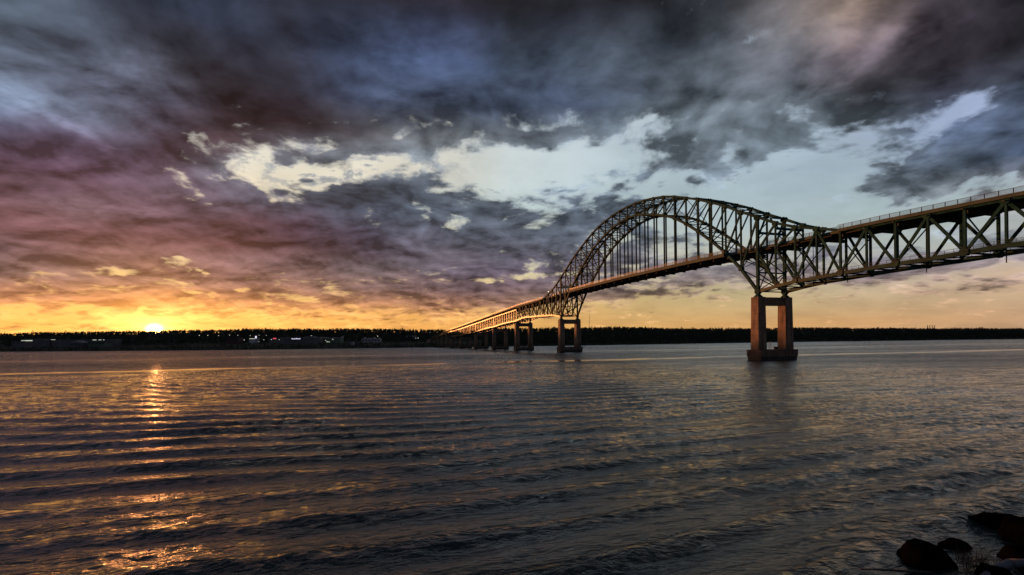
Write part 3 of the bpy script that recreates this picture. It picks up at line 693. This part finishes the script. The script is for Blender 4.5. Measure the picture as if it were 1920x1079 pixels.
bpart(mb, 'stringer', M['soffit'], deck)
for k in range(-14, 34):
    m = MB(); o = .35 if (k < 2 or k > 20) else 1.1; dz_ = deckz(k)
    if k < -4 or k > 26: o = 1.3
    m.prism([B(k - .03, -o, dz_ - 1.5), B(k + .03, -o, dz_ - 1.5), B(k + .03, W + o, dz_ - 1.5), B(k - .03, W + o, dz_ - 1.5)], [B(k - .03, -o, dz_ - 1.16), B(k + .03, -o, dz_ - 1.16), B(k + .03, W + o, dz_ - 1.16), B(k - .03, W + o, dz_ - 1.16)])
    m.prism([B(k - .02, 1, dz_ - 2.3), B(k + .02, 1, dz_ - 2.3), B(k + .02, W - 1, dz_ - 2.3), B(k - .02, W - 1, dz_ - 2.3)], [B(k - .02, 1, dz_ - 1.5), B(k + .02, 1, dz_ - 1.5), B(k + .02, W - 1, dz_ - 1.5), B(k - .02, W - 1, dz_ - 1.5)])
    m.prism([B(k - .045, .8, dz_ - 2.42), B(k + .045, .8, dz_ - 2.42), B(k + .045, W - .8, dz_ - 2.42), B(k - .045, W - .8, dz_ - 2.42)], [B(k - .045, .8, dz_ - 2.3), B(k + .045, .8, dz_ - 2.3), B(k + .045, W - .8, dz_ - 2.3), B(k - .045, W - .8, dz_ - 2.3)])
    bpart(m, 'floor_beam', M['soffit'], deck)
mb = MB()
for si in range(4):        # short columns carrying the approach deck above its truss
    for k in range(21):
        j = PJ[si] + (PJ[si + 1] - PJ[si]) * k / 20
        for v in (0, W): mb.bar(B(j, v, deckz(j) - 2.9), B(j, v, deckz(j) - .8), .5, .5)
        mb.bar(B(j, -.8, deckz(j) - 1.0), B(j, W + .8, deckz(j) - 1.0), .35, .9, ref=DV)
bpart(mb, 'deck_column', M['soffit'], deck)
def rail_v(j, s):
    off = -1.3 if (j < -4 or j > 26) else (-1.1 if 2 <= j <= 20 else 1.1)
    return off if s < 0 else W - off
for s in (-1, 1):
    mb = MB()
    for js in (js_r, js_in1, js_arch, js_in2, js_l):
        v = rail_v((js[0] + js[-1]) / 2, s)
        hs = (.52, .80, 1.08, 1.36, 1.62) if js is not js_l else (.7, 1.2, 1.6)
        for h in hs: 
            w_ = .045 if h < 1.6 else .06
            ribbon(mb, js, v - w_, v + w_, h - w_, h + w_)
    rl = bpart(mb, 'railing', M['rail'])
    rest = MB(); j = -14.9
    while j < 93:
        v = rail_v(j, s); z = deckz(j)
        m = MB() if (s < 0 and j < 18) else rest
        m.bar(B(j, v, z + .02), B(j, v, z + 1.68), .14, .17 if j < 30 else .2)
        if m is not rest: bpart(m, 'rail_post', M['rail'], rl)
        j += 1 / 3.0 if j < 34 else .5
    tag(bpart(rest, 'rail_posts', M['rail'], rl), kind='stuff')
# inspection walkway with a low rail on the bottom chord
for v, sd_ in ((-.75, 0), (W + .75, 0)):
    mb = MB()
    for k in range(1, 12):
        for (za, zb_) in ((.85, .85), (1.55, 1.55)):
            mb.bar(B(-k, v, ANCH_B[k] + za), B(-k - 1, v, ANCH_B[k + 1] + za), .07, .09)
        for q in range(4):
            f_ = q / 4; z = ANCH_B[k] * (1 - f_) + ANCH_B[k + 1] * f_
            mb.bar(B(-k - f_, v, z + .5), B(-k - f_, v, z + 1.6), .09, .1)
    bpart(mb, 'walkway_rail', M['rail'])
for j in (-8.55, -6.4, -3.6, -2.1, 4.2, 24, 28):
    m = MB(); zb = 31.2 if j < 0 or j > 22 else 47; m.cyl(B(j, W * .55, zb - 1.2 if zb < 40 else 46), B(j, W * .55, deckz(j) - 1.2), .14, n=8); bpart(m, 'drain_pipe', M['rail'])
# girder spans down to the far abutment
GJ = [70.4, 75.0, 80.3, 84.7, 88.8, 93.5]
for a, c in zip(GJ[:-1], GJ[1:]):
    mb = MB(); js = [a + (c - a) * k / 6 for k in range(7)]
    for v in (.3, W / 2, W - .3): ribbon(mb, [j + .02 for j in js], v - .2, v + .2, -3.1, -.43)
    bpart(mb, 'plate_girder', M['chord'])

# piers: hollow portal of two tapering legs, cap beam, footing, rocker bearings
def pier(j, ztop, fz=4.5, leg=4.1, foot=True, gap=2.0):
    m = MB()
    def quad(jc, vc, a, c, z): return [B(jc, vc, z) - DV * a / 2 - NV * c / 2, B(jc, vc, z) - DV * a / 2 + NV * c / 2, B(jc, vc, z) + DV * a / 2 + NV * c / 2, B(jc, vc, z) + DV * a / 2 - NV * c / 2]
    ct = ztop - gap
    for v in (0, W): m.prism(quad(j, v, leg * 1.1, leg * 1.08, fz - .3), quad(j, v, leg, leg * .95, ct))
    m.prism(quad(j, W / 2, leg * .72, W - leg * .96, ct - 3.7), quad(j, W / 2, leg * .72, W - leg * .96, ct - .12))
    p = bpart(m, 'pier', M['concrete'])
    if foot:
        m = MB(); m.prism(quad(j, W / 2, 7.9, W + 5.6, 1.5), quad(j, W / 2, 7.9, W + 5.6, fz)); bpart(m, 'footing', M['concrete'], p)
        m = MB(); m.prism(quad(j, W / 2, 7.4, W + 5.1, -3), quad(j, W / 2, 7.4, W + 5.1, 1.5)); bpart(m, 'footing_base', M['wet'], p)
    for v in (0, W):
        m = MB(); m.prism(quad(j, v, 2.9, 2.9, ct), quad(j, v, .9, .9, ztop - .55)); m.prism(quad(j, v, .8, .8, ztop - .55), quad(j, v, 1.3, 1.3, ztop + .35)); bpart(m, 'bearing', M['steel'], p)
    return p
p1 = pier(0, 29.4); pier(22, 29.4); pier(34, 30.9, 4.0)
for j, z in zip(PJ[1:], (27.4, 23.2, 19.4, 18.0)): pier(j, z, 3.6, 3.8)
for j in GJ[1:5]: pier(j, deckz(j) - 3.3, 1.0, 3.4, foot=False, gap=1.0)
pier(-12, 31.2)
m = MB(); m.prism([B(93.3, -2, -1), B(93.3, W + 2, -1), B(99, W + 2, -1), B(99, -2, -1)], [B(93.3, -2, deckz(93.3) - .5), B(93.3, W + 2, deckz(93.3) - .5), B(99, W + 2, 15), B(99, -2, 15)]); bpart(m, 'abutment', M['concrete'])

# things standing on the near pier's footing
o = empty('inspection_ladder', B(-.1, 5.2, 4.5)); tag(o, 'small pale ladder frame standing on the nearest pier footing between its legs', 'ladder')
m = MB()
for s in (-.45, .45): m.bar((s, 0, 0), (s, 0, 3.6), .12, ref=(1, 0, 0))
m.build('side_rail', M['wallw'], o); m = MB()
for k in range(8): m.bar((-.45, 0, .4 + k * .42), (.45, 0, .4 + k * .42), .09, ref=(0, 1, 0))
m.build('rung', M['wallw'], o)
o = empty('equipment_box', B(-.1, 8.3, 4.5)); tag(o, 'dark equipment box standing on the nearest pier footing beside the ladder', 'box')
m = MB(); m.box(-.65, .65, -.5, .5, .12, 1.15); m.build('cabinet', M['roofd'], o)
m = MB(); m.box(-.72, .72, -.57, .57, 1.15, 1.25); m.build('lid', M['wallg'], o)
m = MB(); m.box(-.6, -.4, -.45, .45, 0, .12); m.box(.4, .6, -.45, .45, 0, .12); m.build('skid', M['wet'], o)

# roadway lamps on the left approach
ords = ['nearest the arch and lit', 'second from the arch', 'third from the arch', 'fourth from the arch', 'farthest from the arch']
first = None
for i, j in enumerate((27.3, 36.0, 44.0, 54.0, 64.5)):
    z = deckz(j)
    if first is None:
        first = empty('bridge_lamp'); m = MB(); m.cyl((0, 0, 0), (0, 0, 7.2), .11, .08); m.build('pole', M['pole'], first)
        m = MB(); pts = [(-(a * 4.2), 0, 7.2 + .9 * math.sin(a * 1.57)) for a in (0, .3, .6, 1)]
        for a, c in zip(pts[:-1], pts[1:]): m.cyl(a, c, .07)
        m.build('arm', M['pole'], first)
        m = MB(); m.cyl((-4.2, 0, 8.08), (-5.0, 0, 8.02), .16, .24); m.build('lamp_head', M['lamp'], first)
        o = first
    else:
        o = first.copy(); C.objects.link(o)
        for ch in list(first.children):
            c = ch.copy(); C.objects.link(c); c.parent = o
            if ch.name.startswith('lamp_head'): c.data = ch.data.copy(); c.data.materials[0] = M['pole']
    o.location = B(j, W - .6, z + .05); o.rotation_euler = (0, 0, TH)
    tag(o, 'thin curved-arm roadway lamp on the bridge deck, ' + ords[i], 'street lamp', 'lamps along the bridge deck')

# ------------------------------------------------------------------ town strip on the far bank
def ground_z(x, y): return float(terrain(np.array(x, float), np.array(y, float)))
def block(name, label, px0, px1, ytop, ybase, Y, wall, roof='roofd', gable=False, depth=22, lit=None, litm='lampw', cat='building', win=0, extra=None):
    p0 = at(px0, Y, ybase); p1 = at(px1, Y, ytop); w = p1.x - p0.x; h = p1.z - p0.z
    gz = min(ground_z(p0.x, Y), p0.z) - 1.0
    o = empty(name, ((p0.x + p1.x) / 2, Y, gz)); tag(o, label, cat)
    hz = h + (p0.z - gz); wh = hz * (.62 if gable else .9) if not gable else hz - h * .45
    if not gable: wh = hz - h * .14
    m = MB(); m.box(-w / 2, w / 2, 0, depth, 0, wh); m.build('wall', M[wall], o)
    m = MB()
    if gable:
        e = .5; n_ = max(1, int(gable)); gw = w / n_
        for k in range(n_):
            x0 = -w / 2 + k * gw - (e if k == 0 else 0) ; x1 = -w / 2 + (k + 1) * gw + (e if k == n_ - 1 else 0)
            m.prism([(x0, -e, wh), (x1, -e, wh), ((x0 + x1) / 2, -e, hz - (0 if k % 2 == 0 else h * .12))], [(x0, depth + e, wh), (x1, depth + e, wh), ((x0 + x1) / 2, depth + e, hz - (0 if k % 2 == 0 else h * .12))])
    else: m.box(-w / 2 - .5, w / 2 + .5, -.5, depth + .5, wh, hz)
    m.build('roof', M[roof], o)
    for (a, b_, ya, yb) in (lit or []):
        q0 = at(a, Y, yb); q1 = at(b_, Y, ya); m = MB(); m.box(q0.x - o.location.x, q1.x - o.location.x, -.35, -.02, q0.z - gz, q1.z - gz); m.build('lit_window' if litm == 'lampw' else 'lit_sign', M[litm], o)
    for k in range(win):
        x = -w / 2 + w * (k + .5) / win; m = MB(); m.box(x - w / win * .28, x + w / win * .28, -.12, .0, wh - h * .5, wh - h * .18); m.build('window', M['glass'], o)
    return o, w, hz, gz
block('warehouse', 'low bluish-roofed warehouse with a bright strip of lit windows, far left', 40, 82, 636, 643, 1340, 'wallg', 'roofp', lit=[(40, 48, 638.5, 639.6), (48, 61, 638.2, 640)], win=0)
block('long_shed', 'very long low pale shed left of the sun with a few lit spots', 84, 216, 636.4, 640.6, 1320, 'wallg', 'roofp', lit=[(96, 104, 636.9, 637.8), (174, 181, 637, 638.4), (185, 190, 637, 638.2), (193.5, 196, 637, 638)], win=0)
block('farm_building', 'pale triangular-roofed building between the long shed and the water', 131, 153, 639, 648, 1215, 'wallg', 'roofp', gable=1, win=3)
block('low_shed', 'dull green low shed right of the triangular-roofed building', 165, 196, 641.5, 648, 1225, 'wallgreen', 'roofd', win=5)
block('riverside_hut', 'pale low hut nearest the left edge of the photo', 22, 45, 641, 646, 1240, 'wallg', 'roofp', win=3)
block('shop', 'brownish low shop block right of the sun with a dark roof', 424, 447, 633, 642, 1180, 'wallbr', 'roofd', win=4)
block('shop', 'white-fronted low shop left of the pylon sign', 467, 479, 634.2, 637, 1200, 'wallw', 'roofp', lit=[(468, 478, 635, 635.9)])
block('shop', 'dark shop with a glowing red sign left of the big grey store', 504, 525, 633, 641, 1160, 'wallg', 'roofd', lit=[(512, 518, 634, 636)], litm='signr', win=0)
o, w, hz, gz = block('superstore', 'long grey store, largest building of the far bank, with a lit white sign', 527, 600, 632.4, 644.5, 1090, 'wallg', 'roofp', depth=50, win=0)
q0 = at(546, 1090, 637.6); q1 = at(567, 1090, 633.6)
m = MB(); m.box(q0.x - o.location.x, q1.x - o.location.x, -.8, -.02, q0.z - gz, q1.z - gz); sp = m.build('sign_panel', M['signb'], o)
m = MB(); x = q0.x - o.location.x + 1.6
for k, (wd, hh) in enumerate([(1.4, 1), (1.6, .7), (1.5, .7), (.6, 1), (1.8, .7), (1.4, 1), (1.6, .7), (1.5, .7), (.7, 1), (1.6, .7)]):
    zc = (q0.z + q1.z) / 2 - gz; m.box(x, x + wd, -1.1, -.82, zc - .9, zc - .9 + 2.1 * hh); x += wd + .55
m.build('sign_lettering', M['signw'], sp)
m = MB(); m.prism([(6, -1, hz - .2), (34, -1, hz - .2), (27, -1, hz + 1.6), (13, -1, hz + 1.6)], [(6, 12, hz - .2), (34, 12, hz - .2), (27, 12, hz + 1.6), (13, 12, hz + 1.6)]); m.build('entrance_canopy', M['roofp'], o)
block('garden_centre', 'greenish low building with a bright light, right of the big grey store', 603, 638, 633, 643.5, 1110, 'wallgreen', 'roofp', lit=[(612.5, 618, 640.6, 642.2)], win=0)
block('silo', 'slim pale tower standing right of the green building', 640, 643.2, 629.5, 638, 1150, 'wallw', 'roofd', cat='tower', depth=4)
block('chimney_stack', 'reddish brick stack standing in front of the long shed', 93, 95.6, 638.5, 650, 1210, 'wallbr', 'roofd', cat='chimney', depth=3.5)
block('house', 'row of pale-gabled houses between the silo and the bridge', 678, 713, 632.5, 641, 1170, 'wallw', 'roofp', gable=4, win=6, depth=12)
block('house', 'small grey-white house low on the bank below the gabled row', 656, 662, 641.3, 645, 1045, 'wallw', 'roofp', gable=1, depth=9, win=2)
block('boathouse', 'tiny pale boathouse right by the waterline left of the bridge', 661, 665.5, 646.5, 650, 1012, 'wallw', 'roofp', gable=1, depth=6, win=1)
block('roadside_hall', 'thin pale-roofed hall high on the slope just left of the bridge end', 762, 778, 629.7, 632.6, 1290, 'wallw', 'roofp', win=0)
block('house', 'pale gabled house left of the second big pier, low on the wooded bank', 1041, 1047, 636.5, 643, 1075, 'wallw', 'roofp', gable=1, depth=9, win=2)
block('house', 'bluish house seen between the legs of the second big pier', 1067, 1074, 634.5, 641, 1080, 'wallw', 'roofd', gable=1, depth=9, win=2)
block('house', 'single pale house in the woods midway between the two big piers', 1240, 1250, 637.5, 641.5, 1160, 'wallw', 'roofd', gable=1, depth=9, win=2)
block('cottage', 'faint pale cottage in the woods right of the antenna mast', 1135, 1141, 636, 638.5, 1120, 'wallw', 'roofp', gable=1, depth=8, win=1)
o = empty('pylon_sign', tuple(at(480, 1190, 638))); tag(o, 'tall white pylon sign beside the low shops', 'sign')
m = MB(); m.box(-.4, .4, -.3, .3, -4, 6); m.build('post', M['pole'], o); m = MB(); m.box(-1.6, 1.6, -.6, .6, 4, 9.5); m.build('sign_face', M['signw'], o)
# shore street lamps
def lamp_at(px, py, Y, label, first=[None], grp='street lamps of the far bank'):
    h = at(px, Y, py); gz = ground_z(h.x, Y); hh = max(4.0, h.z - gz)
    if first[0] is None:
        o = empty('street_lamp'); m = MB(); m.cyl((0, 0, 0), (0, 0, 1), .16, .12); m.build('pole', M['pole'], o)
        m = MB(); m.cyl((0, 0, .96), (0, 0, 1.0), .7, .7, 10); m.build('lamp_head', M['lamp'], o); first[0] = o
    else:
        o = first[0].copy(); C.objects.link(o)
        for ch in first[0].children: c = ch.copy(); C.objects.link(c); c.parent = o
    o.location = (h.x, Y, gz); o.scale = (1, 1, hh); tag(o, label, 'street lamp', grp)
row = [374, 389.7, 410, 430.6, 446, 469.6, 486, 499.3]
nm = ['leftmost', 'second', 'third', 'fourth', 'fifth', 'sixth', 'seventh', 'eighth']
for px, nn in zip(row, nm): lamp_at(px, 629 + (.4 if nn in ('third', 'sixth') else 0), 1330, 'tall lit ridge-road lamp right of the sun, %s from the left of eight' % nn)
for px, py, Y, lb in ((584, 629.6, 1250, 'tall lit lamp standing over the roof of the big grey store'), (430.4, 636.2, 1200, 'lit lamp by the brownish shop, under the fourth ridge-road lamp'),
                      (450.5, 637.6, 1190, 'yellowish low lamp just right of the brownish shop'), (458, 637.6, 1190, 'yellowish low lamp second right of the brownish shop'),
                      (494.5, 637.2, 1180, 'small car-park lamp right of the pylon sign'), (509, 637, 1150, 'small car-park lamp left of the red sign'),
                      (523.5, 637, 1150, 'small lamp at the left corner of the big grey store'), (485, 641, 1120, 'lowest lamp of the car park, below the pylon sign'),
                      (611, 638.6, 1100, 'small lamp at the left end of the greenish building'), (624, 636.6, 1100, 'small lamp in front of the middle of the greenish building'),
                      (708, 630.5, 1200, 'lit lamp above the row of gabled houses'), (779.5, 634.6, 1200, 'left lamp of the close pair near the bridge end'),
                      (784, 634, 1200, 'right lamp of the close pair near the bridge end'), (806, 623.5, 1420, 'lone lamp high in the forest above the bridge end')):
    lamp_at(px, py, Y, lb)
# antenna mast and chimneys on the skyline
p = at(1105.5, 1620, 616); o = empty('antenna_mast', (p.x, p.y, p.z - 14)); tag(o, 'thin red and white lattice antenna mast rising from the ridge right of the second pier', 'mast')
H = (616 - 590.5) * 1620 / FPX + 14; m = MB()
for a in range(3):
    c, s = math.cos(a * 2.094), math.sin(a * 2.094); c2, s2 = math.cos((a + 1) * 2.094), math.sin((a + 1) * 2.094)
    m.cyl((c * 1.1, s * 1.1, 0), (c * .3, s * .3, H), .17, n=5)
    for k in range(16):
        r0 = 1.1 - .8 * k / 16; r1 = 1.1 - .8 * (k + 1) / 16; m.cyl((c * r0, s * r0, H * k / 16), (c2 * r1, s2 * r1, H * (k + 1) / 16), .07, n=4)
m.build('lattice', M['wallg'], o); m = MB(); m.cyl((0, 0, H), (0, 0, H + 6), .12, n=5); m.build('spike', M['wallg'], o)
m = MB(); m.cyl((-.9, 0, H * .62), (.9, 0, H * .62), .9, .9, 10); m.build('dish', M['wallw'], o)
cn = ['leftmost', 'second from left', 'third from left', 'rightmost']
for k, px in enumerate((1739.5, 1743.7, 1748.2, 1752.8)):
    p = at(px, 2300, 616); o = empty('chimney', (p.x, p.y, p.z - 12)); tag(o, 'distant chimney on the right skyline, %s of the four' % cn[k], 'chimney', 'chimneys on the skyline')
    m = MB(); m.cyl((0, 0, 0), (0, 0, 12 + (616 - 610.3) * 2300 / FPX), 1.6, 1.2, 12); m.build('shaft', M['roofd'], o)
    m = MB(); z = 12 + (616 - 610.3) * 2300 / FPX; m.cyl((0, 0, z), (0, 0, z + .8), 1.45, 1.45, 12); m.build('rim', M['wallg'], o)
p = at(1717.5, 2000, 615); o = empty('radio_mast', (p.x, p.y, p.z - 10)); tag(o, 'faint thin pole mast on the skyline left of the four chimneys', 'mast')
m = MB(); m.cyl((0, 0, 0), (0, 0, 24), .4, .2, 6); m.build('pole', M['roofd'], o); m = MB(); m.box(-1.2, 1.2, -.2, .2, 19, 19.5); m.build('crossarm', M['roofd'], o)

# ------------------------------------------------------------------ near bank and its boulders (lower right corner)
def bankY(x): return np.interp(x, [-90, 0, 10, 17, 21, 26, 40, 70, 120], [8, 8.5, 11, 17.2, 19.8, 23.5, 33, 50, 70])
gx = np.linspace(-90, 120, 180); gq = np.concatenate([np.linspace(-4, 12, 40), np.linspace(13, 60, 20)])
GX, GQ = np.meshgrid(gx, gq, indexing='ij'); GY = bankY(GX) - GQ
def bank_z(x, y):
    q = bankY(x) - y
    return np.interp(q, [-4, 0, 3, 10, 60], [-2.2, -.15, 1.0, 5.6, 8.0]) + .18 * np.sin(x * 1.7 + y * .9) * np.sin(y * 2.1 - x * .6) + .1 * np.sin(x * 4.1) * np.sin(y * 3.7)
V = np.stack([GX, GY, bank_z(GX, GY)], -1).reshape(-1, 3); ni, nj = GX.shape; I = np.arange(ni * nj).reshape(ni, nj)
F = np.stack([I[:-1, :-1], I[:-1, 1:], I[1:, 1:], I[1:, :-1]], -1).reshape(-1, 4)
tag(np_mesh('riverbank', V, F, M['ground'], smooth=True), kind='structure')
import bmesh
def boulder(loc, size, seed, label, flat=.0):
    bm = bmesh.new(); bmesh.ops.create_icosphere(bm, subdivisions=4, radius=1.0)
    r = random.Random(seed); planes = []
    for k in range(18):
        d = Vector((r.gauss(0, 1), r.gauss(0, 1), r.gauss(.1, 1))).normalized(); planes.append((d, r.uniform(.66, .92)))
    ph = [r.uniform(0, 6) for _ in range(6)]
    for v in bm.verts:
        p = v.co.copy()
        for d, o_ in planes:
            e = p.dot(d) - o_
            if e > 0: p -= d * e * .92
        nz = .035 * math.sin(p.x * 7 + ph[0]) * math.sin(p.y * 6 + ph[1]) + .025 * math.sin(p.z * 9 + ph[2] + p.x * 5) + .012 * math.sin(p.x * 19 + ph[3]) * math.sin(p.z * 17 + ph[4])
        p *= 1 + nz; v.co = Vector((p.x * size[0], p.y * size[1], p.z * size[2]))
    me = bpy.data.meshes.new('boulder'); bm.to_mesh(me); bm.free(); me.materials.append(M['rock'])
    for pl in me.polygons: pl.use_smooth = True
    o = bpy.data.objects.new('boulder', me); C.objects.link(o); o.location = loc; o.rotation_euler = (0, 0, r.uniform(0, 6))
    return tag(o, label, 'rock', 'boulders of the near bank')
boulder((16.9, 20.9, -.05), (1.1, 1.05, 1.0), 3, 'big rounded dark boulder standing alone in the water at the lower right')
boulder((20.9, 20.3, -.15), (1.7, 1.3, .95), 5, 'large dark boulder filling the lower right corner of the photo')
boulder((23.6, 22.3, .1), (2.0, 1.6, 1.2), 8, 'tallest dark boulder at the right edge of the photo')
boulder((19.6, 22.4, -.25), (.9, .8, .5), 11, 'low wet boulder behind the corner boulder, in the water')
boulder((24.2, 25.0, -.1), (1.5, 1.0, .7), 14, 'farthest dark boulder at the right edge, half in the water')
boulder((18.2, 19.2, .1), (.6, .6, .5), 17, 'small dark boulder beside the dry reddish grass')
r_ = random.Random(4); m = MB()
for k in range(260):
    x = r_.gauss(18.1, .32); y = r_.gauss(19.9, .3); z = .1; a = r_.uniform(0, 6.28); ln = r_.uniform(.35, .95); bend = r_.uniform(.1, .6)
    p0 = Vector((x, y, z)); p1_ = p0 + Vector((math.cos(a) * bend * .3 * ln, math.sin(a) * bend * .3 * ln, ln * .6)); p2 = p1_ + Vector((math.cos(a) * bend * ln, math.sin(a) * bend * ln, ln * .4))
    w_ = Vector((.007, .002, 0)); i = len(m.v); m.v += [tuple(p0 - w_), tuple(p0 + w_), tuple(p1_ + w_ * .8), tuple(p1_ - w_ * .8), tuple(p2)]; m.f += [(i, i + 1, i + 2, i + 3), (i + 3, i + 2, i + 4)]
tag(m.build('dry_grass', M['grass']), 'tuft of dry reddish grass between the boulders at the lower right', 'grass', kind='stuff')
def log(name, pts, rad, mat, label, cat):
    m = MB()
    for (a, ra), (c, rc) in zip(zip(pts[:-1], rad[:-1]), zip(pts[1:], rad[1:])): m.cyl(a, c, ra, rc, 12)
    return tag(m.build(name, mat, smooth=True), label, cat)
log('driftwood_log', [(17.3, 18.9, .12), (18.1, 19.15, .34), (18.9, 19.3, .55), (19.8, 19.2, .62)], [.10, .16, .18, .12], M['wood'], 'pale weathered driftwood log lying against the corner boulder at the bottom edge', 'driftwood')
log('floating_branch', [(13.7, 20.1, .05), (14.9, 19.9, .07), (16.2, 19.7, .06)], [.03, .05, .025], M['bark'], 'thin wet branch floating in front of the lone boulder', 'branch')
